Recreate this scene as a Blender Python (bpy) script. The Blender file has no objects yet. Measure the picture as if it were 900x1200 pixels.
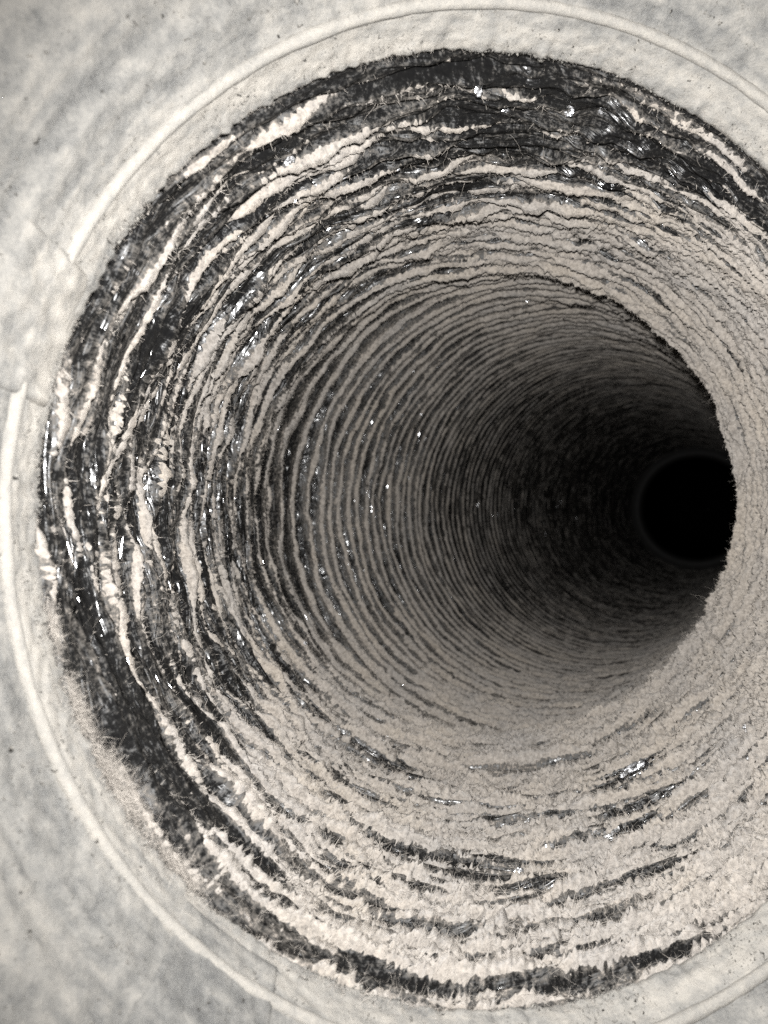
import bpy, math, random
import numpy as np
from mathutils import Vector

random.seed(3)
rng = np.random.default_rng(3)
scene = bpy.context.scene
COL = scene.collection

# ------------------------------------------------------------------ camera, world, light, exposure
# the camera sits at the origin and looks along +Y; X is right, Z is up (metres)
cam_data = bpy.data.cameras.new("camera")
cam = bpy.data.objects.new("camera", cam_data)
COL.objects.link(cam)
cam.location = (0, 0, 0)
cam.rotation_euler = (math.radians(90), 0, 0)
cam_data.sensor_fit = 'VERTICAL'
cam_data.sensor_height = 36
cam_data.lens = 27.03
cam_data.clip_start = 0.002
cam_data.clip_end = 50
cam_data.dof.use_dof = True
cam_data.dof.focus_distance = 0.215
cam_data.dof.aperture_fstop = 22.0
scene.camera = cam

world = bpy.data.worlds.new("World")
scene.world = world
world.use_nodes = True
bg = world.node_tree.nodes["Background"]
bg.inputs[0].default_value = (1.0, 0.96, 0.90, 1)
bg.inputs[1].default_value = 0.01

lamp_data = bpy.data.lights.new("flash_lamp", 'SPOT')
lamp_data.energy = 6.5
lamp_data.color = (1.0, 0.994, 0.982)
lamp_data.shadow_soft_size = 0.0035
lamp_data.spot_size = math.radians(138)
lamp_data.spot_blend = 1.0
lamp = bpy.data.objects.new("flash_lamp", lamp_data)
lamp.location = (0.002, 0.022, 0.023)
lamp.rotation_euler = Vector((0.26, 1.0, -0.17)).to_track_quat('-Z', 'Y').to_euler()
COL.objects.link(lamp)

scene.view_settings.view_transform = 'Standard'
scene.view_settings.look = 'None'
scene.view_settings.exposure = 0.0
scene.view_settings.gamma = 1
scene.view_settings.use_curve_mapping = False
scene.cycles.use_denoising = False
scene.cycles.max_bounces = 6
scene.cycles.diffuse_bounces = 1
scene.cycles.sample_clamp_indirect = 4

FPX = 901.0          # focal length in photo pixels (900 x 1200)
TAU = 2 * math.pi

# ------------------------------------------------------------------ numpy helpers
_perm = np.random.default_rng(11).integers(0, 1 << 30, 4096)


def _hash(ix, iy, seed):
    h = (_perm[(ix + seed * 131) & 4095] + iy * 7919 + seed * 977)
    return _perm[h & 4095]


def pn(u, v, per, seed=0):
    """Perlin noise, periodic in u (0..1 covers 'per' lattice cells); about -0.7..0.7."""
    x = u * per
    y = v
    x0 = np.floor(x).astype(np.int64)
    y0 = np.floor(y).astype(np.int64)
    fx = x - x0
    fy = y - y0
    sx = fx * fx * fx * (fx * (fx * 6 - 15) + 10)
    sy = fy * fy * fy * (fy * (fy * 6 - 15) + 10)

    def g(ax, ay, dx, dy):
        a = (_hash(ax % per, ay, seed) & 1023) * (TAU / 1024)
        return np.cos(a) * dx + np.sin(a) * dy
    n00 = g(x0, y0, fx, fy)
    n10 = g(x0 + 1, y0, fx - 1, fy)
    n01 = g(x0, y0 + 1, fx, fy - 1)
    n11 = g(x0 + 1, y0 + 1, fx - 1, fy - 1)
    a = n00 + (n10 - n00) * sx
    b = n01 + (n11 - n01) * sx
    return (a + (b - a) * sy) * 1.35


def sstep(a, b, x):
    t = np.clip((x - a) / (b - a), 0, 1)
    return t * t * (3 - 2 * t)


def make_mesh(name, verts, faces, mat=None, parent=None, smooth=True, attrs=None, uniform=4):
    """One mesh object from numpy arrays; faces is an (n, 3|4) int array."""
    me = bpy.data.meshes.new(name)
    nv, nf, k = len(verts), len(faces), faces.shape[1]
    me.vertices.add(nv)
    me.vertices.foreach_set("co", np.ascontiguousarray(verts, dtype=np.float32).ravel())
    me.loops.add(nf * k)
    me.loops.foreach_set("vertex_index", np.ascontiguousarray(faces, dtype=np.int32).ravel())
    me.polygons.add(nf)
    me.polygons.foreach_set("loop_start", np.arange(0, nf * k, k, dtype=np.int32))
    me.polygons.foreach_set("loop_total", np.full(nf, k, dtype=np.int32))
    me.polygons.foreach_set("use_smooth", np.full(nf, bool(smooth)))
    for an, av in (attrs or {}).items():
        at = me.attributes.new(an, 'FLOAT', 'POINT')
        at.data.foreach_set("value", np.ascontiguousarray(av, dtype=np.float32))
    me.update(calc_edges=True)
    if mat:
        me.materials.append(mat)
    ob = bpy.data.objects.new(name, me)
    COL.objects.link(ob)
    if parent:
        ob.parent = parent
    return ob


def compact(verts, faces, *attrs):
    used = np.zeros(len(verts), bool)
    used[faces.ravel()] = True
    idx = np.cumsum(used) - 1
    return (verts[used], idx[faces]) + tuple(a[used] for a in attrs)


def grid_faces(ns, nt, wrap=True):
    i = np.arange(ns - 1)[:, None]
    j = np.arange(nt if wrap else nt - 1)[None, :]
    j2 = (j + 1) % nt
    a = i * nt + j
    b = i * nt + j2
    c = (i + 1) * nt + j2
    d = (i + 1) * nt + j
    return np.stack([a, d, c, b], -1).reshape(-1, 4)     # faces look towards the axis


def thing(name, label, cat, loc=(0, 0, 0), group=None):
    o = bpy.data.objects.new(name, None)
    o.empty_display_size = 0.02
    COL.objects.link(o)
    o.location = loc
    o['label'] = label
    o['category'] = cat
    if group:
        o['group'] = group
    return o


def tag(o, label, cat, group=None):
    o['label'] = label
    o['category'] = cat
    if group:
        o['group'] = group


# ------------------------------------------------------------------ materials
def new_mat(name):
    m = bpy.data.materials.new(name)
    m.use_nodes = True
    nt = m.node_tree
    return m, nt, nt.nodes["Principled BSDF"]


def node(nt, kind, **kw):
    n = nt.nodes.new(kind)
    for k, v in kw.items():
        if k in n.inputs:
            n.inputs[k].default_value = v
        else:
            setattr(n, k, v)
    return n


def noise(nt, scale, detail=4, rough=0.6, dist=0.0):
    tc = nt.nodes.get("TC") or nt.nodes.new("ShaderNodeTexCoord")
    tc.name = "TC"
    n = nt.nodes.new("ShaderNodeTexNoise")
    n.inputs["Scale"].default_value = scale
    n.inputs["Detail"].default_value = detail
    n.inputs["Roughness"].default_value = rough
    n.inputs["Distortion"].default_value = dist
    nt.links.new(tc.outputs["Object"], n.inputs["Vector"])
    return n


def ramp(nt, src, stops):
    r = nt.nodes.new("ShaderNodeValToRGB")
    el = r.color_ramp.elements
    while len(el) > 1:
        el.remove(el[0])
    el[0].position, el[0].color = stops[0][0], tuple(stops[0][1]) + (1,)
    for p, c in stops[1:]:
        e = el.new(p)
        e.color = tuple(c) + (1,)
    nt.links.new(src, r.inputs[0])
    return r


def bump(nt, bs, src, strength, dist, prev=None):
    b = nt.nodes.new("ShaderNodeBump")
    b.inputs["Strength"].default_value = strength
    b.inputs["Distance"].default_value = dist
    nt.links.new(src, b.inputs["Height"])
    if prev:
        nt.links.new(prev.outputs[0], b.inputs["Normal"])
    nt.links.new(b.outputs[0], bs.inputs["Normal"])
    return b


def mat_dust():
    m, nt, bs = new_mat("lint_dust")
    n = noise(nt, 700, 5, 0.8)
    r = ramp(nt, n.outputs[0], [(0.30, (0.10, 0.087, 0.075)), (0.45, (0.25, 0.221, 0.191)), (0.60, (0.37, 0.331, 0.290)), (0.75, (0.42, 0.379, 0.334))])  # dark end of the grain paints the lint's tiny self-shadows into its colour
    nb = noise(nt, 32, 4, 0.6)
    tone = ramp(nt, nb.outputs[0], [(0.32, (0.86, 0.88, 0.91)), (0.5, (0.97, 0.97, 0.97)), (0.68, (1.03, 1.01, 0.97))])
    mul = node(nt, "ShaderNodeMix", data_type='RGBA', blend_type='MULTIPLY')
    mul.inputs[0].default_value = 1.0
    nt.links.new(r.outputs[0], mul.inputs[6])
    nt.links.new(tone.outputs[0], mul.inputs[7])
    nt.links.new(mul.outputs[2], bs.inputs["Base Color"])
    bs.inputs["Roughness"].default_value = 1.0
    bs.inputs["Specular IOR Level"].default_value = 0.1
    bs.inputs["Sheen Weight"].default_value = 0.25
    bs.inputs["Sheen Roughness"].default_value = 0.6
    n2 = noise(nt, 380, 7, 0.85)
    bump(nt, bs, n2.outputs[0], 0.7, 0.0022)
    return m


def mat_film():
    m, nt, bs = new_mat("black_film")
    ga = node(nt, "ShaderNodeAttribute", attribute_name="along")
    gs = node(nt, "ShaderNodeAttribute", attribute_name="depth")
    cx = node(nt, "ShaderNodeCombineXYZ")
    nt.links.new(ga.outputs["Fac"], cx.inputs[0])
    nt.links.new(gs.outputs["Fac"], cx.inputs[1])
    gc = node(nt, "ShaderNodeAttribute", attribute_name="cover")
    n = noise(nt, 2200, 5, 0.8)
    nt.links.new(cx.outputs[0], n.inputs['Vector'])
    n3 = noise(nt, 70, 4, 0.65)
    nt.links.new(cx.outputs[0], n3.inputs["Vector"])
    mx = node(nt, "ShaderNodeMath", operation='MULTIPLY_ADD')       # fine speckle + cover + broad smears
    nt.links.new(n.outputs[0], mx.inputs[0])
    mx.inputs[1].default_value = 1.5
    nt.links.new(gc.outputs["Fac"], mx.inputs[2])
    mx2 = node(nt, "ShaderNodeMath", operation='MULTIPLY_ADD')
    nt.links.new(n3.outputs[0], mx2.inputs[0])
    mx2.inputs[1].default_value = 0.7
    nt.links.new(mx.outputs[0], mx2.inputs[2])
    r = ramp(nt, mx2.outputs[0], [(0.0, (0.004, 0.004, 0.0045)), (0.58, (0.007, 0.0068, 0.0066)), (0.80, (0.06, 0.054, 0.047)), (1.05, (0.26, 0.228, 0.198))])
    nt.links.new(r.outputs[0], bs.inputs["Base Color"])
    rr = ramp(nt, mx2.outputs[0], [(0.45, (0.15,) * 3), (0.82, (0.9,) * 3)])
    nt.links.new(rr.outputs[0], bs.inputs["Roughness"])
    bs.inputs["Specular IOR Level"].default_value = 0.45
    v = node(nt, "ShaderNodeTexVoronoi", feature='DISTANCE_TO_EDGE')
    v.inputs["Scale"].default_value = 210
    w = noise(nt, 90, 2, 0.5)
    tc = nt.nodes["TC"]
    mixv = node(nt, "ShaderNodeMix", data_type='VECTOR')
    mixv.inputs[0].default_value = 0.012
    nt.links.new(cx.outputs[0], mixv.inputs[4])
    nt.links.new(w.outputs[1], mixv.inputs[5])
    nt.links.new(mixv.outputs[1], v.inputs["Vector"])
    b1 = bump(nt, bs, v.outputs[0], 0.4, 0.002)
    n2 = noise(nt, 800, 3, 0.6, 0.6)
    st = node(nt, "ShaderNodeVectorMath", operation='MULTIPLY')
    st.inputs[1].default_value = (0.18, 1.0, 1.0)
    nt.links.new(cx.outputs[0], st.inputs[0])
    nt.links.new(st.outputs[0], n2.inputs['Vector'])
    bump(nt, bs, n2.outputs[0], 0.5, 0.0022, b1)
    return m


def mat_fibre():
    m, nt, bs = new_mat("lint_fibre")
    n = noise(nt, 120, 2)
    r = ramp(nt, n.outputs[0], [(0.3, (0.24, 0.218, 0.194)), (0.7, (0.38, 0.346, 0.308))])
    nt.links.new(r.outputs[0], bs.inputs["Base Color"])
    bs.inputs["Roughness"].default_value = 0.8
    bs.inputs["Specular IOR Level"].default_value = 0.2
    return m


def mat_foil():
    m, nt, bs = new_mat("silver_foil")
    bs.inputs["Base Color"].default_value = (0.78, 0.78, 0.79, 1)
    bs.inputs["Metallic"].default_value = 1.0
    bs.inputs["Roughness"].default_value = 0.26
    n = noise(nt, 600, 3)
    bump(nt, bs, n.outputs[0], 0.3, 0.001)
    return m


def mat_collar():
    m, nt, bs = new_mat("dusty_galvanised_steel")
    n = noise(nt, 60, 8, 0.78, 0.5)
    n2 = noise(nt, 420, 7, 0.85)
    at = node(nt, "ShaderNodeAttribute", attribute_name="dust")
    add = node(nt, "ShaderNodeMath", operation='MULTIPLY_ADD')
    nt.links.new(n.outputs[0], add.inputs[0])
    add.inputs[1].default_value = 0.28
    nt.links.new(at.outputs["Fac"], add.inputs[2])
    add2 = node(nt, "ShaderNodeMath", operation='MULTIPLY_ADD')
    nt.links.new(n2.outputs[0], add2.inputs[0])
    add2.inputs[1].default_value = 0.9
    nt.links.new(add.outputs[0], add2.inputs[2])
    r = ramp(nt, add2.outputs[0], [(0.34, (0.10, 0.10, 0.099)), (0.55, (0.150, 0.147, 0.140)), (0.72, (0.190, 0.182, 0.168)), (0.95, (0.27, 0.252, 0.225))])
    nt.links.new(r.outputs[0], bs.inputs["Base Color"])
    mt = ramp(nt, add2.outputs[0], [(0.52, (0.4,) * 3), (0.72, (0.0,) * 3)])
    nt.links.new(mt.outputs[0], bs.inputs["Metallic"])
    ro = ramp(nt, add2.outputs[0], [(0.52, (0.5,) * 3), (0.72, (0.9,) * 3)])
    nt.links.new(ro.outputs[0], bs.inputs["Roughness"])
    bs.inputs["Specular IOR Level"].default_value = 0.25
    b1 = bump(nt, bs, add2.outputs[0], 0.6, 0.0012)
    n4 = noise(nt, 1600, 5, 0.7)
    bump(nt, bs, n4.outputs[0], 0.4, 0.0006, b1)
    return m


def mat_plain(name, col, rough, metal=0.0):
    m, nt, bs = new_mat(name)
    n = noise(nt, 90, 5)
    r = ramp(nt, n.outputs[0], [(0.3, tuple(c * 0.75 for c in col)), (0.7, tuple(min(1, c * 1.25) for c in col))])
    nt.links.new(r.outputs[0], bs.inputs["Base Color"])
    bs.inputs["Roughness"].default_value = rough
    bs.inputs["Metallic"].default_value = metal
    return m


M_DUST, M_FILM, M_FIBRE, M_FOIL, M_COLLAR = mat_dust(), mat_film(), mat_fibre(), mat_foil(), mat_collar()
M_WIRE = mat_plain("dark_wire", (0.05, 0.048, 0.045), 0.3, 0.8)
M_JACKET = mat_plain("outer_jacket", (0.25, 0.25, 0.26), 0.5, 0.6)
M_DARK = mat_plain("shade_black_pipe", (0.004, 0.004, 0.004), 0.95)  # near-black colour stands in for the unlit depth of the hole
M_RIM = mat_plain("shade_dark_rim", (0.02, 0.019, 0.018), 0.7)  # colour darkened so that the rim sinks into the shade

# ------------------------------------------------------------------ the duct's centre line
KN = np.array([[0.0385, 0.140, -0.003], [0.035, 0.160, -0.0008], [0.041, 0.317, 0.003],
               [0.527, 1.300, 0.006], [0.60, 1.48, 0.006]])
seg = np.r_[0, np.cumsum(np.linalg.norm(np.diff(KN, axis=0), axis=1))]
S_MOUTH, S_JOINT, S_END = seg[1], seg[2], seg[3]
fs = np.linspace(seg[0], seg[-1], 3000)
fc = np.stack([np.interp(fs, seg, KN[:, k]) for k in range(3)], 1)
_w = np.exp(-0.5 * (np.arange(-120, 121) * (fs[1] - fs[0]) / 0.014) ** 2)
_w /= _w.sum()
pad = np.concatenate([fc[0] + (np.arange(-120, 0)[:, None]) * (fc[1] - fc[0]), fc,
                      fc[-1] + (np.arange(1, 121)[:, None]) * (fc[-1] - fc[-2])])
fc = np.stack([np.convolve(pad[:, k], _w, 'valid') for k in range(3)], 1)
ft = np.gradient(fc, axis=0)
ft /= np.linalg.norm(ft, axis=1)[:, None]
# the collar holds the mouth of the duct a little askew
N_MOUTH = np.array([-0.27, 1.0, -0.05])
wm = 1 - sstep(S_MOUTH - 0.01, S_MOUTH + 0.11, fs)
ft = ft * (1 - wm[:, None]) + N_MOUTH * wm[:, None]
ft /= np.linalg.norm(ft, axis=1)[:, None]


def duct_frame(s):
    c = np.stack([np.interp(s, fs, fc[:, k]) for k in range(3)], -1)
    t = np.stack([np.interp(s, fs, ft[:, k]) for k in range(3)], -1)
    t /= np.linalg.norm(t, axis=-1, keepdims=True)
    a = np.cross(t, np.array([0, 0, 1.0]))
    a /= np.linalg.norm(a, axis=-1, keepdims=True)
    b = np.cross(a, t)
    return c, t, a, b


def base_radius(s):
    d = s - S_MOUTH
    r = 0.1022 + 0.0065 * np.exp(-np.clip(d, 0, None) / 0.009)
    r = r - 0.0035 * np.exp(-((s - S_JOINT + 0.012) / 0.012) ** 2) + 0.0022 * sstep(S_JOINT, S_JOINT + 0.02, s)
    return r


ANG = np.array([0, 30, 60, 90, 120, 150, 180, 210, 235, 260, 285, 310, 335, 360]) / 360.0
B0 = np.array([1.0, .5, -.3, -.45, -.15, .02, .0, .08, .38, .5, .35, .5, .9, 1.0])
B1 = np.array([1.1, .9, .35, -.05, .05, .05, -.05, .12, .5, .65, .55, .75, 1.0, 1.1])
B2 = np.array([1.2, 1.2, .9, .55, .15, .10, -.02, .20, .5, .6, .6, .8, 1.1, 1.2])
B3 = np.array([.7, .7, .6, .40, .15, .08, .10, .20, .3, .35, .40, .5, .7, .7])

FILL = np.array([1, 1, .7, .2, 0, 0, 0, 0, 0, .2, .3, .6, 1, 1])

PATCHES = []     # (u, s, radius u, radius s, amount): spots of thinner or thicker lint


def profile(u, s):
    """Film height towards the axis and dust thickness at angle u (0..1) and arc length s."""
    d = s - S_MOUTH
    w = 1 - sstep(S_JOINT - 0.045, S_JOINT + 0.012, s)          # 1 in the crumpled near length
    # phase of the pleats
    pn_, pf_ = 0.0088, 0.0102
    ph = d / pf_ + w * 0.0 + (np.clip(S_JOINT - s, 0, None) * -1) * (1 / pn_ - 1 / pf_)
    warp = w * (0.55 * pn(u, d / 0.04, 5, 1) + 0.30 * pn(u, d / 0.016, 12, 2)) \
        + (1 - w) * (0.16 * pn(u, d / 0.06, 6, 4) + 0.20 * pn(u, d / 0.02, 21, 5) + 0.10 * pn(u, d / 0.012, 70, 47))
    ph = ph + u + warp + 0.08 * pn(u, d / 0.005, 90, 16)
    fr = ph - np.floor(ph)
    pk = 0.42
    tri = np.where(fr < pk, fr / pk, (1 - fr) / (1 - pk))
    amp = w * (0.0032 + 0.0036 * pn(u, d / 0.02, 11, 6)) + (1 - w) * (0.0050 - 0.0040 * sstep(0.18, 0.50, d)) * (1 + 0.45 * pn(u, d / 0.02, 17, 7))
    amp = np.clip(amp, 0.0006, None)
    # finer pleats: long thin leaves that start, merge and stop
    ph2 = d / 0.0038 + 1.1 * pn(u, d / 0.04, 5, 8) + 0.65 * pn(u, d / 0.014, 11, 9)
    tri2 = np.abs(2 * (ph2 - np.floor(ph2)) - 1)
    leaf = np.clip(0.55 + 1.5 * pn(u, ph2 * 0.9, 20, 22), 0, 1.5)
    ph3 = d / 0.0020 + 1.6 * pn(u, d / 0.03, 6, 23) + 0.8 * pn(u, d / 0.008, 14, 24)
    tri3 = np.abs(2 * (ph3 - np.floor(ph3)) - 1)
    leaf3 = np.clip(0.5 + 1.5 * pn(u, ph3 * 0.9, 36, 28), 0, 1.5)
    # crumpled facets
    top = np.exp(-((u - 0.20) / 0.10) ** 2)
    c1 = 1 - 2 * np.abs(pn(u, d / 0.0075 + 0.8 * pn(u, d / 0.012, 14, 12), 34, 10))
    c2 = 1 - 2 * np.abs(pn(u, d / 0.0030 + 0.6 * pn(u, d / 0.01, 30, 21), 72, 11))
    crumple = w + (1 - w) * (0.30 - 0.12 * sstep(0.25, 0.70, d))
    env = sstep(-0.001, 0.010, d)
    h = amp * tri ** 0.85 + crumple * (0.0028 * leaf * tri2 ** 1.4 + 0.0019 * leaf3 * tri3
                                       + (0.0004 + 0.0020 * top) * c1 + (0.0002 + 0.0006 * top) * c2)
    h = h * (0.25 + 0.75 * env) * (1 - 0.45 * w * np.interp(u, ANG, FILL))        # lint fills the pleats on the right
    # ---- dust
    kk = d
    b0, b1, b2, b3 = (np.interp(u, ANG, B) for B in (B0, B1, B2, B3))
    q0 = sstep(0.0, 0.055, kk)
    q1 = sstep(0.045, 0.11, kk)
    q2 = sstep(0.13, 0.22, kk)
    bias = b0 * (1 - q0) + b1 * q0
    bias = bias * (1 - q1) + b2 * q1
    bias = bias * (1 - q2) + b3 * q2
    wrp = 0.8 * pn(u, d / 0.03, 5, 13)
    streak = pn(u, d / 0.0045 + wrp, 13, 14)
    streak2 = pn(u, d / 0.0022 + 1.6 * wrp + 250 * h, 20, 26)
    streak3 = pn(u, d / 0.0012 + 3.0 * wrp + 500 * h, 44, 27)
    slow = pn(u, ph2 * 0.8, 17, 51)                       # each pleat carries its lint in long tapering runs
    near = 1.6 * (tri2 - 0.64) * np.clip(leaf, 0.5, 1.3) + 0.4 * (tri - 0.6) + 1.6 * (tri3 - 0.6) * np.clip(leaf3, 0.5, 1.3) \
        + 0.55 * slow + 0.5 * streak + 0.6 * streak2 + 0.35 * streak3 + 0.30 * pn(u, d / 0.03, 9, 15)
    far = 2.0 * (tri - 0.62) + 0.14 * streak + 0.14 * streak2 + 0.20 * streak3 + 0.15 * pn(u, d / 0.03, 9, 15)
    cov = 0.85 * bias - 0.62 + 0.17 * w + 0.20 * (1 - w) - 0.8 * (1 - sstep(0.0, 0.007, d)) - 0.30 * sstep(0.25, 0.70, d) + w * near + (1 - w) * far \
        + 0.20 * w * pn(u, d / 0.0040, 26, 17)  # lint is also thinned with depth, to darken the far walls like fading light
    for (pu, ps, ru, rs, am) in PATCHES:
        du = (u - pu + 0.5) % 1.0 - 0.5
        cov = cov + am * np.exp(-(du / ru) ** 2 - ((s - ps) / rs) ** 2)
    dv = d + 1.3 * h                                       # distance over the folded surface, so that grain keeps its shape on steep pleats
    uw = u + 0.0030 * pn(u, dv / 0.0032, 85, 48)
    fine = pn(uw, dv / 0.0022, 170, 18)
    fine2 = pn(uw, dv / 0.0012, 500, 19)
    fine3 = pn(uw, dv / 0.0009, 700, 46)
    cov = cov + (0.55 + 0.45 * w) * (0.22 * fine + 0.45 * fine2 + 0.40 * fine3)
    fluff = sstep(0.58, 0.70, u) * (1 - sstep(0.93, 0.99, u))
    thick = (0.0011 + 0.0011 * fluff) * (0.5 + 0.5 * (1 - sstep(0.18, 0.40, d))) * (0.5 + 0.5 * sstep(-0.2, 0.7, bias))
    lumps = 1 + 0.6 * fine + 0.6 * fine2 + 0.5 * fine3 + (0.9 + 0.5 * fluff) * pn(uw, dv / 0.006, 95, 20)
    t = thick * np.tanh(1.3 * cov) * np.where(cov > 0, np.clip(lumps, 0.35, 2.4), 1.0)
    t = np.where(d < -0.004, -1, t)
    return h, t, cov


def surface(u, s, lift=0.0, want_t=False):
    h, t, cov = profile(u, s)
    c, tt, a, b = duct_frame(s)
    r = base_radius(s) - h - (lift if not want_t else np.clip(t, 0, None) + 0.00008)
    th = u * TAU
    P = c + r[..., None] * (np.cos(th)[..., None] * a + np.sin(th)[..., None] * b)
    return P, h, t, cov


def pixel(P):
    return 450 + FPX * P[..., 0] / P[..., 1], 600 - FPX * P[..., 2] / P[..., 1]


# coarse map pixel -> (u, s): the nearest wall point seen through each photo pixel
_mu = (np.arange(720) + 0.5) / 720
_ms = np.linspace(S_MOUTH - 0.004, S_END, 900)
_MU, _MS = np.meshgrid(_mu, _ms)
_c, _t, _a, _b = duct_frame(_ms)
_r = base_radius(_ms) - 0.002
_MP = _c[:, None] + _r[:, None, None] * (np.cos(_mu * TAU)[None, :, None] * _a[:, None] + np.sin(_mu * TAU)[None, :, None] * _b[:, None])
_px, _py = pixel(_MP)


def at_pixel(x, y):
    dd = (_px - x) ** 2 + (_py - y) ** 2
    cand = dd < max(dd.min() * 2.0, 9.0)
    k = np.argmin(np.where(cand, _MP[..., 1], 1e9))
    return _MU.ravel()[k], _MS.ravel()[k]


for (x, y, ru, rs, am) in [
        (745, 912, 0.018, 0.006, -2.2), (790, 925, 0.022, 0.003, -1.8), (600, 930, 0.010, 0.004, -1.0),
        (470, 908, 0.020, 0.004, -1.6), (620, 1045, 0.018, 0.004, -1.4), (150, 880, 0.020, 0.010, -0.6),
        (100, 800, 0.03, 0.010, -0.9), (710, 145, 0.01, 0.008, -1.2), (800, 180, 0.03, 0.006, -1.5),
        (590, 150, 0.04, 0.012, -0.8), (720, 210, 0.008, 0.004, -1.4), (660, 190, 0.008, 0.005, -1.4),
        (330, 380, 0.012, 0.006, -1.2), (560, 830, 0.03, 0.01, 0.8), (860, 1010, 0.03, 0.02, 0.6)]:
    u0, s0 = at_pixel(x, y)
    PATCHES.append((u0, s0, ru, rs, am))

# ------------------------------------------------------------------ flexible duct
duct = thing("flexible_duct", "crumpled black film flexible duct lined with beige lint, curving away into the dark", "duct",
             tuple(KN[1]))
DOFF = np.array(KN[1])


def duct_grid(s, nt):
    u = np.arange(nt) / nt
    U, S = np.meshgrid(u, s)
    h, t, cov = profile(U, S)
    c, tt, a, b = duct_frame(s)
    rad = base_radius(s)[:, None]
    cs, sn = np.cos(u * TAU)[None, :, None], np.sin(u * TAU)[None, :, None]
    dirs = cs * a[:, None] + sn * b[:, None]
    m = (t > 0.00003).astype(float)
    for ax in (1, 0):
        m = np.maximum(m, np.maximum(np.roll(m, 1, ax), np.roll(m, -1, ax)))
    m = (m + np.roll(m, 1, 1) + np.roll(m, -1, 1) + np.roll(m, 1, 0) + np.roll(m, -1, 0)) / 5
    film = c[:, None] + (rad - h + m * 0.0001)[..., None] * dirs       # the film is tucked under the lint
    dust = c[:, None] + (rad - h - np.where(t > -0.5, t, -0.0003))[..., None] * dirs
    return U, S, film.reshape(-1, 3), dust.reshape(-1, 3), t.ravel(), cov.ravel(), dirs.reshape(-1, 3), tt


s_near = np.linspace(S_MOUTH - 0.004, S_JOINT + 0.03, 440)
s_far = [S_JOINT + 0.0295]
while s_far[-1] < S_END + 0.004:
    s_far.append(s_far[-1] + 0.00078 + 0.0022 * min(1, (s_far[-1] - S_JOINT) / 0.9))
s_far = np.array(s_far)
print("far rings", len(s_far))

film_v, film_f, dust_v, dust_f, film_a, film_s, film_c = [], [], [], [], [], [], []
root_pool = []
off_f = off_d = 0
for s_arr, nt in ((s_near, 1140), (s_far, 520)):
    U, S, fv, dv, t, cov, dirs, _ = duct_grid(s_arr, nt)
    F = grid_faces(len(s_arr), nt)
    tf = t[F]
    keep_d = tf.max(1) > 0
    ns_, nt_ = U.shape
    k_ = 1
    pick = (np.arange(0, ns_, k_)[:, None] * nt_ + np.arange(0, nt_, k_)[None, :]).ravel()
    FF = grid_faces(len(range(0, ns_, k_)), nt_ // k_)
    keep_f = t[pick][FF].min(1) < 0.00012
    a1, b1, au, as_, ac = compact(fv[pick], FF[keep_f], (U.ravel() * 0.63 * 0.35)[pick], S.ravel()[pick], cov[pick])
    film_c.append(np.where(as_ > S_JOINT + 0.005, np.clip(0.26 * ac - 0.26, -0.6, -0.06), np.clip(0.30 * ac - 0.30, -0.6, -0.13)))
    film_a.append(au)
    film_s.append(as_)
    film_v.append(a1)
    film_f.append(b1 + off_f)
    off_f += len(a1)
    a2, b2 = compact(dv, F[keep_d])
    dust_v.append(a2)
    dust_f.append(b2 + off_d)
    off_d += len(a2)
    root_pool.append((dv, t, cov, dirs, U.ravel(), S.ravel()))

liner = make_mesh("liner", np.concatenate(film_v) - DOFF, np.concatenate(film_f), M_FILM, duct,
                  attrs={"along": np.concatenate(film_a), "depth": np.concatenate(film_s), "cover": np.concatenate(film_c)})
dust_ob = make_mesh("dust_coat", np.concatenate(dust_v) - DOFF, np.concatenate(dust_f), M_DUST, duct)
dust_ob['kind'] = 'stuff'
print("film faces", len(liner.data.polygons), "dust faces", len(dust_ob.data.polygons))


# outer sleeve round the liner
def tube_rings(s, r, nt):
    c, tt, a, b = duct_frame(s)
    u = np.arange(nt) / nt * TAU
    return (c[:, None] + np.asarray(r)[:, None, None] * (np.cos(u)[None, :, None] * a[:, None] + np.sin(u)[None, :, None] * b[:, None])).reshape(-1, 3)


sj = np.linspace(S_MOUTH - 0.018, S_END + 0.004, 120)
jv = tube_rings(sj, 0.118 + 0.002 * np.sin(sj * 250), 96)
make_mesh("outer_sleeve", jv - DOFF, grid_faces(len(sj), 96)[:, ::-1], M_JACKET, duct)


# ------------------------------------------------------------------ fibres of lint
def fibres(roots, dirs, lengths, widths, curl, segs=3):
    """Curved hair ribbons: (n,3) roots and unit directions -> verts, faces."""
    n = len(roots)
    pts = [roots]
    d = dirs.copy()
    bend = rng.normal(size=(n, 3)) * curl[:, None]
    for k in range(segs):
        d = d + bend + rng.normal(size=(n, 3)) * (0.10 + 0.055 * segs)
        d /= np.linalg.norm(d, axis=1)[:, None]
        pts.append(pts[-1] + d * (lengths / segs)[:, None])
    side = np.cross(d, rng.normal(size=(n, 3)))
    side /= np.linalg.norm(side, axis=1)[:, None] + 1e-9
    rows = []
    for k, p in enumerate(pts):
        wk = widths * (1 - 0.6 * k / segs)
        rows.append(p - side * wk[:, None] * 0.5)
        rows.append(p + side * wk[:, None] * 0.5)
    V = np.stack(rows, 1).reshape(-1, 3)
    base = np.arange(n)[:, None] * (2 * (segs + 1))
    F = []
    for k in range(segs):
        F.append(np.concatenate([base + 2 * k, base + 2 * k + 1, base + 2 * k + 3, base + 2 * k + 2], 1))
    return V, np.concatenate(F)


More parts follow.
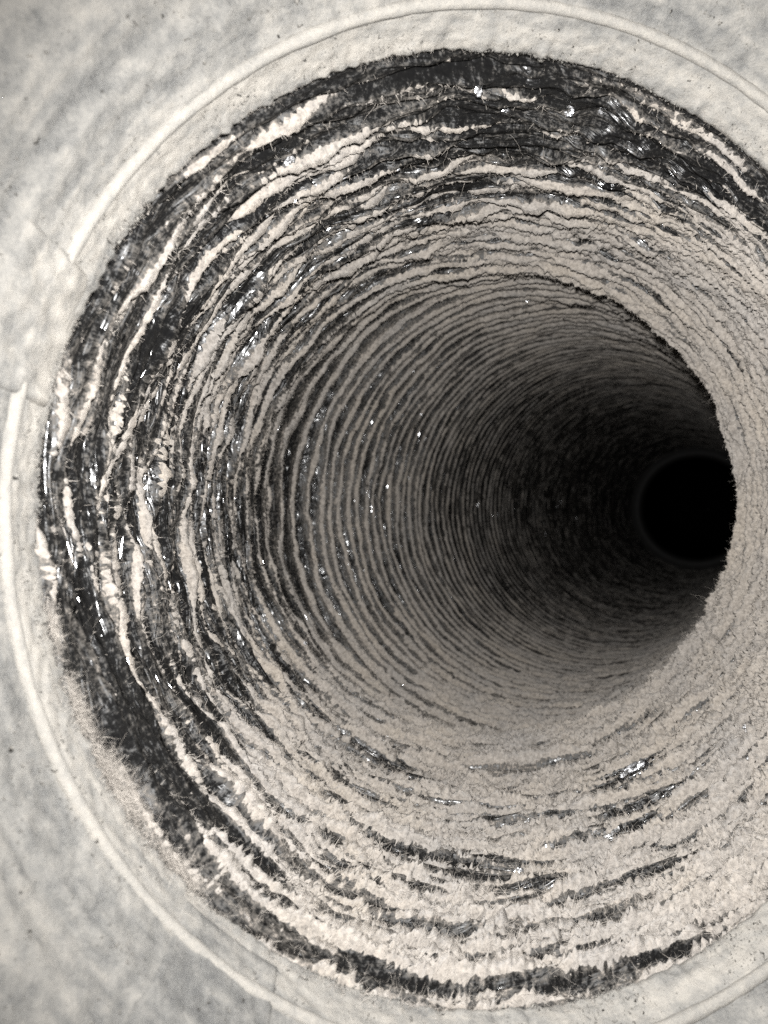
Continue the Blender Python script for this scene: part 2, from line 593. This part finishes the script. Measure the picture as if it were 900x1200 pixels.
def pick_roots(pool, n, weight):
    dv, t, cov, dirs, U, S = pool
    wt = weight(t, cov, U, S)
    cs = np.cumsum(wt)
    k = np.searchsorted(cs, rng.random(n) * cs[-1])
    k = np.clip(k, 0, len(dv) - 1)
    return dv[k], dirs[k], U[k], S[k]


def in_view(P, m=30):
    x, y = pixel(P)
    return (x > -m) & (x < 900 + m) & (y > -m) & (y < 1200 + m) & (P[..., 1] > 0.02)


def w_near(t, cov, U, S):
    fl = sstep(0.55, 0.68, U) * (1 - sstep(0.92, 0.98, U))
    edge = np.exp(-((cov + 0.05) / 0.40) ** 2)
    base = (0.05 + 0.40 * (cov > 0.25) + edge) * (0.55 + 0.9 * fl) * (t > -0.9)
    right = (U < 0.17) | (U > 0.93)
    return np.where(right, base * 0.8, base)


def w_far(t, cov, U, S):
    return (0.1 + np.exp(-((cov + 0.05) / 0.4) ** 2)) * np.exp(-(S - S_JOINT) / 0.25)


fv_all, ff_all, o_ = [], [], 0
for pool, n, wf, ln, wd, sg, curl in ((root_pool[0], 150000, w_near, 0.0011, 0.00009, 1, 0.35), (root_pool[0], 14000, w_near, 0.0042, 0.00005, 5, 0.60),
                                      (root_pool[1], 45000, w_far, 0.0016, 0.00011, 1, 0.35)):
    P, D, U, S = pick_roots(pool, n, wf)
    ok = in_view(P)
    P, D, U = P[ok], D[ok], U[ok]
    n = len(P)
    fl = sstep(0.55, 0.68, U) * (1 - sstep(0.92, 0.98, U))
    dirs = -D * rng.uniform(0.0, 0.9, (n, 1)) + rng.normal(size=(n, 3)) * 0.6
    dirs /= np.linalg.norm(dirs, axis=1)[:, None]
    L = ln * np.exp(rng.normal(size=n).clip(-2, 1.2) * 0.45) * (1 + 0.5 * fl)
    V, F = fibres(P, dirs, L, wd * rng.uniform(0.6, 1.3, n), np.abs(rng.normal(size=n)) * curl, sg)
    fv_all.append(V)
    ff_all.append(F + o_)
    o_ += len(V)
# crumbs of lint: tiny irregular tetrahedra over the dust and round its edges
def crumbs(pool, n, weight, size):
    P, D, U, S = pick_roots(pool, n, weight)
    ok = in_view(P)
    P, D = P[ok], D[ok]
    n = len(P)
    P = P - D * rng.uniform(0.0, 1.0, (n, 1)) * size * 0.6 + rng.normal(size=(n, 3)) * size * 0.5
    q = rng.normal(size=(n, 4, 3))
    q /= np.linalg.norm(q, axis=2, keepdims=True)
    V = P[:, None] + q * (size * np.exp(rng.normal(size=(n, 1, 1)) * 0.45))
    b = np.arange(n)[:, None] * 4
    F = np.concatenate([b + np.array(t)[None] for t in ((0, 1, 2), (0, 2, 3), (0, 3, 1), (1, 3, 2))])
    return V.reshape(-1, 3), F


c1v, c1f = crumbs(root_pool[0], 62000, lambda t, cov, U, S: (cov > -0.55) * (0.35 + np.exp(-((cov + 0.1) / 0.35) ** 2)), 0.00028)
c2v, c2f = crumbs(root_pool[1], 30000, lambda t, cov, U, S: (cov > -0.5) * (0.4 + np.exp(-((cov + 0.1) / 0.35) ** 2)) * np.exp(-(S - S_JOINT) / 0.3), 0.00042)
cr = make_mesh("lint_crumb", np.concatenate([c1v, c2v]) - DOFF, np.concatenate([c1f, c2f + len(c1v)]), M_DUST, duct)
cr['kind'] = 'stuff'

fz = make_mesh("lint_fuzz", np.concatenate(fv_all) - DOFF, np.concatenate(ff_all), M_FIBRE, duct)
fz['kind'] = 'stuff'

# ------------------------------------------------------------------ metal collar in front of the duct
collar = thing("metal_collar", "pale dusty sheet metal collar framing the mouth of the duct", "collar", tuple(KN[1]))
NM = N_MOUTH / np.linalg.norm(N_MOUTH)
CA = np.cross(NM, np.array([0, 0, 1.0]))
CA /= np.linalg.norm(CA)
CB = np.cross(CA, NM)


def collar_surface(prof, nt, wob=None):
    """prof: (t towards camera, r) rows; returns verts (world), U, R."""
    prof = np.asarray(prof)
    u = np.arange(nt) / nt
    U, Tt = np.meshgrid(u, prof[:, 0])
    R = np.repeat(prof[:, 1][:, None], nt, 1)
    if wob is not None:
        dT, dR = wob(U, Tt, R)
        Tt, R = Tt + dT, R + dR
    V = KN[1] - NM * Tt[..., None] + R[..., None] * (np.cos(U * TAU)[..., None] * CA + np.sin(U * TAU)[..., None] * CB)
    return V.reshape(-1, 3), U.ravel(), R.ravel(), Tt.ravel()


def dense(prof, n):
    prof = np.asarray(prof, float)
    l = np.r_[0, np.cumsum(np.linalg.norm(np.diff(prof, axis=0), axis=1))]
    q = np.linspace(0, 1, n) ** 1.35 * l[-1]
    return np.stack([np.interp(q, l, prof[:, 0]), np.interp(q, l, prof[:, 1])], 1)


def collar_wob(U, Tt, R0):
    R = R0 + Tt
    brush = 1 - 2 * np.abs(pn(U, R / 0.0045 + 1.5 * pn(U, R / 0.02, 5, 36), 11, 37))
    lump = 0.0006 * pn(U, R / 0.012, 34, 30) + 0.0002 * pn(U, R / 0.005, 90, 31) + 0.00035 * pn(U, R / 0.0024, 220, 32) \
        + 0.0002 * pn(U, R / 0.0011, 380, 38) + 0.0009 * np.clip(brush - 0.55, 0, 1) * sstep(0.104, 0.11, R0)
    edge = np.exp(-((R0 - 0.0992) / 0.0012) ** 2) * (0.0007 * pn(U, R * 0, 43, 33) + 0.0006 * pn(U, R * 0, 170, 34) + 0.0006 * pn(U, R * 0, 370, 39))
    return lump * 0.6, -lump * 0.8 - edge


def collar_dust(U, R0, T):
    R = R0 + T
    brush = 1 - 2 * np.abs(pn(U, R / 0.0045 + 1.5 * pn(U, R / 0.02, 5, 36), 11, 37))
    return 0.12 * pn(U, R / 0.02, 8, 35) + 0.18 * np.exp(-((R0 - 0.1005) / 0.0022) ** 2) + 0.10 * np.clip(brush, 0, 1) \
        + 0.14 * pn(U, R / 0.003, 120, 41) + 0.10 * pn(U, R / 0.008, 20, 42)


shell_prof = dense([(-0.0022, 0.1003), (-0.0012, 0.0994), (-0.0003, 0.0990), (0.0008, 0.0993), (0.004, 0.1006), (0.010, 0.1030), (0.018, 0.1082),
                    (0.0188, 0.1105), (0.024, 0.1140), (0.036, 0.130), (0.044, 0.155), (0.048, 0.20), (0.048, 0.30)], 190)
sv, su, sr, st = collar_surface(shell_prof, 900, collar_wob)
make_mesh("shell", sv - DOFF, grid_faces(190, 900), M_COLLAR, collar, attrs={"dust": collar_dust(su, sr, st)})


def collar_strip(name, u0, u1, prof, lift, lump, dv, nu=60, nr=40):
    """A sheet metal strip that laps over the collar between two angles; it has thickness and ragged dusty ends."""
    pr = dense(prof, nr)
    u = np.linspace(u0, u1, nu)
    U, Tt = np.meshgrid(u, pr[:, 0])
    Rr = np.repeat(pr[:, 1][:, None], nu, 1)
    a = (np.arange(nr) / (nr - 1))[:, None]
    b = (np.arange(nu) / (nu - 1))[None, :]
    rim = np.minimum(np.minimum(a, 1 - a) * nr / 3, np.minimum(b, 1 - b) * nu / 3).clip(0, 1)
    up = lift * rim ** 0.5 - 0.0012 * (rim <= 0) + lump * (pn(U % 1, Rr / 0.004, 110, 43) + 0.7 * pn(U % 1, Rr / 0.0018, 260, 44)) * rim
    V = KN[1] - NM * (Tt + 0.55 * up)[..., None] + (Rr - 0.8 * up)[..., None] * (np.cos(U * TAU)[..., None] * CA + np.sin(U * TAU)[..., None] * CB)
    return make_mesh(name, V.reshape(-1, 3) - DOFF, grid_faces(nr, nu, wrap=False), M_COLLAR, collar,
                     attrs={"dust": dv + collar_dust(U % 1, Rr, Tt).ravel()})


collar_strip("seam_strip", 0.618, 0.652, [(0.0025, 0.1000), (0.010, 0.1030), (0.018, 0.1078), (0.030, 0.120)], 0.00045, 0.0004, -0.08)
collar_strip("lap_strip", 0.430, 0.470, [(0.0020, 0.0998), (0.010, 0.1030), (0.0185, 0.1085)], 0.0010, 0.0008, 0.05)


def ring_bead(name, t0, r0, rad, nt, parent, mat, gap=None, seed=40, dv=0.1):
    """A rolled bead: a thin torus that follows the collar; gap = (u0, u1) left out."""
    k = 12
    u = np.arange(nt) / nt
    if gap:
        u = gap[1] + (np.linspace(0, 1, nt)) * ((gap[0] - gap[1]) % 1.0)
    a = np.arange(k) / k * TAU
    U, A = np.meshgrid(u, a, indexing='ij')
    rr = rad * (1 + 0.15 * pn(U % 1, U * 0, 50, seed) + 0.12 * pn(U % 1, U * 0 + .5, 160, seed + 1))
    T = t0 + rr * np.sin(A)
    R = r0 + rr * np.cos(A) + 0.0004 * pn(U % 1, U * 0, 7, seed + 2)
    V = KN[1] - NM * T[..., None] + R[..., None] * (np.cos(U * TAU)[..., None] * CA + np.sin(U * TAU)[..., None] * CB)
    V = V.reshape(-1, 3)
    n = len(u)
    i = np.arange(n if not gap else n - 1)[:, None]
    j = np.arange(k)[None, :]
    i2, j2 = (i + 1) % n, (j + 1) % k
    F = np.stack([i * k + j, i * k + j2, i2 * k + j2, i2 * k + j], -1).reshape(-1, 4)
    return make_mesh(name, V - DOFF, F, mat, parent, attrs={"dust": np.full(len(V), dv)})


ring_bead("bead", 0.0090, 0.1026, 0.0013, 520, collar, M_COLLAR, gap=(0.433, 0.466), dv=0.24)

# ------------------------------------------------------------------ lint caught on the collar's edge
def collar_pt(u, t, r):
    return KN[1] - NM * t + r * (math.cos(u * TAU) * CA + math.sin(u * TAU) * CB)


ue = rng.random(16000)
we = 0.35 + 0.9 * np.exp(-((ue - 0.62) / 0.07) ** 2) + 0.3 * pn(ue, ue * 0, 24, 45)
ue = ue[rng.random(16000) < we]
ne = len(ue)
te = rng.normal(size=ne) * 0.0012 + 0.0008
Re = 0.0992 + np.abs(te) * 0.3
rd = np.cos(ue * TAU)[:, None] * CA + np.sin(ue * TAU)[:, None] * CB
Pe = KN[1] - NM * te[:, None] + Re[:, None] * rd
de = -rd * rng.uniform(0.1, 1, (ne, 1)) + NM * rng.uniform(-0.3, 0.6, (ne, 1)) + rng.normal(size=(ne, 3)) * 0.5
de /= np.linalg.norm(de, axis=1)[:, None]
V, F = fibres(Pe, de, 0.0008 * np.exp(rng.normal(size=ne).clip(-2, 1.3) * 0.5), 0.00005 * rng.uniform(0.6, 1.3, ne), np.abs(rng.normal(size=ne)) * 0.35, 3)
ef = make_mesh("edge_fuzz", V - DOFF, F, M_FIBRE, collar)
ef['kind'] = 'stuff'


# grains of dust stuck to the collar, thickest by the duct's edge
svn = sv.reshape(190, 900, 3)
gi = np.clip((np.abs(rng.normal(size=60000)) * 46).astype(int), 6, 150)
gj = rng.integers(0, 900, 60000)
Pg = svn[gi, gj] + rng.normal(size=(60000, 3)) * 0.0003
clump = pn(gj / 900.0, gi / 9.0, 40, 60) + 0.6 * pn(gj / 900.0, gi / 3.0, 130, 61)
ok = in_view(Pg) & (rng.random(60000) < np.clip(0.25 + 1.6 * clump, 0.03, 1))
Pg = Pg[ok]
ngr = len(Pg)
qg = rng.normal(size=(ngr, 4, 3))
qg /= np.linalg.norm(qg, axis=2, keepdims=True)
Vg = (Pg[:, None] + qg * (0.00022 * np.exp(rng.normal(size=(ngr, 1, 1)) * 0.45))).reshape(-1, 3)
bq = np.arange(ngr)[:, None] * 4
Fg = np.concatenate([bq + np.array(t_)[None] for t_ in ((0, 1, 2), (0, 2, 3), (0, 3, 1), (1, 3, 2))])
dg = make_mesh("dust_grain", Vg - DOFF, Fg, M_COLLAR, collar, attrs={"dust": np.full(len(Vg), 0.22)})
dg['kind'] = 'stuff'


def edge_u(x, y):
    """Angle on the collar's edge nearest to a photo pixel."""
    us = np.arange(1440) / 1440
    P = KN[1] + 0.0992 * (np.cos(us * TAU)[:, None] * CA + np.sin(us * TAU)[:, None] * CB)
    px, py = pixel(P)
    return us[np.argmin((px - x) ** 2 + (py - y) ** 2)]


def tuft(x, y, size, n, label):
    u = edge_u(x, y)
    base = collar_pt(u, 0.0002, 0.0985)
    rad = math.cos(u * TAU) * CA + math.sin(u * TAU) * CB
    tan = np.cross(NM, rad)
    g = rng.normal(size=(n, 3)) * np.array([1.0, 0.45, 0.4])
    P = base + size * 0.55 * (1.9 * g[:, :1] * tan - np.abs(g[:, 1:2]) * rad * 1.1 + g[:, 2:3] * NM)
    d = rng.normal(size=(n, 3)) - rad * 0.5
    d /= np.linalg.norm(d, axis=1)[:, None]
    V, F = fibres(P, d, size * 0.42 * np.exp(rng.normal(size=n) * 0.45), 0.000045 * rng.uniform(0.6, 1.2, n),
                  np.abs(rng.normal(size=n)) * 0.9 + 0.3, 4)
    o = make_mesh("lint_tuft", V - base, F, M_FIBRE)
    o.location = base
    tag(o, label, "lint tuft", "lint tufts clinging to the collar's left edge")


tuft(62, 735, 0.0022, 900, "smallest wispy lint tuft on the left collar edge, highest of the tufts")
tuft(88, 835, 0.0034, 1300, "loose curly lint tuft hanging over bare black film at left collar edge")
tuft(128, 925, 0.0046, 2600, "largest pale fluffy lint clump clinging to the lower left collar edge")
tuft(195, 1030, 0.0032, 1400, "flattened pale lint clump on the collar edge, lowest of the tufts")

# ------------------------------------------------------------------ bright bits of foil showing through the film
LP = np.array(lamp.location)


def facing(P):
    a = LP - P
    b = -P
    h = a / np.linalg.norm(a, axis=-1, keepdims=True) + b / np.linalg.norm(b, axis=-1, keepdims=True)
    return h / np.linalg.norm(h, axis=-1, keepdims=True)


def wall(u, s, lift=0.0):
    u, s = np.atleast_1d(u), np.atleast_1d(s)
    h, t, cov = profile(u, s)
    c, tt, a, b = duct_frame(s)
    rd = np.cos(u * TAU)[:, None] * a + np.sin(u * TAU)[:, None] * b
    r = base_radius(s) - h - np.clip(t, 0, None) - lift
    return c + r[:, None] * rd, np.cross(tt, rd)


def flake(x, y, w, hgt, tilt):
    u, s = at_pixel(x, y)
    P, T = wall(u, s, 0.0006)
    P, T = P[0], T[0]
    n = facing(P[None])[0] + rng.normal(size=3) * tilt
    n /= np.linalg.norm(n)
    tx = T - n * (T @ n)
    tx /= np.linalg.norm(tx)
    ty = np.cross(n, tx)
    k = 6
    V = []
    for i in range(k):
        for j in range(k):
            a, b = i / (k - 1) - 0.5, j / (k - 1) - 0.5
            a2 = a * (1 - 0.5 * abs(b)) + rng.normal() * 0.05
            b2 = b * (1 - 0.6 * abs(a)) + rng.normal() * 0.05
            V.append(P + tx * a2 * w + ty * b2 * hgt + n * rng.normal() * 0.11 * min(w, hgt))
    idx = np.arange(k * k).reshape(k, k)
    F = np.stack([idx[:-1, :-1], idx[1:, :-1], idx[1:, 1:], idx[:-1, 1:]], -1).reshape(-1, 4)
    make_mesh("foil_flake", np.array(V) - DOFF, F, M_FOIL, duct, smooth=False)


for f in [(670, 115, .0032, .0030, .05), (557, 82, .0022, .0040, .12), (330, 176, .0036, .0020, .1), (745, 908, .0100, .0038, .08),
          (768, 925, .0070, .0020, .1), (878, 856, .0030, .0026, .05), (706, 132, .0018, .0016, .1), (152, 692, .0022, .0018, .1), (592, 122, .0022, .0014, .1),
          (398, 808, .0040, .0018, .1), (143, 482, .0024, .0014, .1), (272, 585, .0022, .0014, .1), (610, 1028, .0036, .0018, .1),
          (345, 762, .0022, .0018, .1), (462, 182, .0020, .0012, .1)]:
    flake(f[0], f[1], f[2] * (1.15 if f[2] > 0.006 else 0.8), f[3] * (1.15 if f[2] > 0.006 else 0.8), f[4])

# added foil slivers turned to the flash, standing in for the film's glints
ng = 700
ug = np.where(rng.random(ng) < 0.55, rng.normal(0.50, 0.07, ng), rng.random(ng)) % 1.0
sg_ = S_MOUTH + 0.008 + rng.random(ng) ** 1.3 * 0.30
far_n = 45
ug[:far_n] = rng.normal(0.505, 0.012, far_n)
sg_[:far_n] = S_JOINT + rng.random(far_n) * 0.75
covg = profile(ug, sg_)[2]
keep = (covg < 0.25) | (np.arange(ng) < far_n)
ug, sg_ = ug[keep], sg_[keep]
Pg, Tg = wall(ug, sg_, 0.0003)
n = len(Pg)
ngm = facing(Pg) + rng.normal(size=(n, 3)) * 0.36
ngm /= np.linalg.norm(ngm, axis=1)[:, None]
tx = Tg - ngm * (Tg * ngm).sum(1)[:, None] + rng.normal(size=(n, 3)) * 0.15
tx /= np.linalg.norm(tx, axis=1)[:, None]
ty = np.cross(ngm, tx)
lg = 0.0008 * np.exp(rng.normal(size=n) * 0.7)[:, None]
wg = 0.00010 * np.exp(rng.normal(size=n) * 0.5)[:, None]
far_s = np.where(sg_ > S_JOINT + 0.06, 1.6, 1.0)[:, None]
lg, wg = lg * far_s, wg * far_s * np.where(far_s > 1, 2.0, 1.0)
V = np.stack([Pg - tx * lg, Pg + ty * wg, Pg + tx * lg * rng.uniform(0.5, 1, (n, 1)), Pg - ty * wg * rng.uniform(0.2, 1, (n, 1))], 1).reshape(-1, 3)
gl = make_mesh("added_glint", V - DOFF, np.arange(4 * n).reshape(n, 4), M_FOIL, duct, smooth=False)
gl['kind'] = 'stuff'

# ------------------------------------------------------------------ far end of the duct
endr = thing("end_ring", "narrow dark ring around the black hole at the far end of the duct", "ring", tuple(KN[3]))
EO = np.array(KN[3])
c_, t_, a_, b_ = duct_frame(np.array([S_END]))
c_, t_, a_, b_ = c_[0], t_[0], a_[0], b_[0]


def lathe_far(prof, nt):
    u = np.arange(nt) / nt * TAU
    P = np.array(prof)
    V = c_ + P[:, 0][:, None, None] * t_ + P[:, 1][:, None, None] * (np.cos(u)[None, :, None] * a_ + np.sin(u)[None, :, None] * b_)
    return V.reshape(-1, 3)


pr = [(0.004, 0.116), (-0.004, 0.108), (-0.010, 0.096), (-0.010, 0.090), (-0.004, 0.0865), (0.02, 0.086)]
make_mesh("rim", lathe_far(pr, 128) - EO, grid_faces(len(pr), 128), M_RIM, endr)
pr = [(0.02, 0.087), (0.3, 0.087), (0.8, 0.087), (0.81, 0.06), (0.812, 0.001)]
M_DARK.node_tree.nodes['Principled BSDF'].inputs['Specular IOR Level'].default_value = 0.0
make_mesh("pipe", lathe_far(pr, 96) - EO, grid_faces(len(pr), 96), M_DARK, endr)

print("TRIS", sum(len(o.data.loops) - 2 * len(o.data.polygons) for o in scene.objects if o.type == 'MESH'))
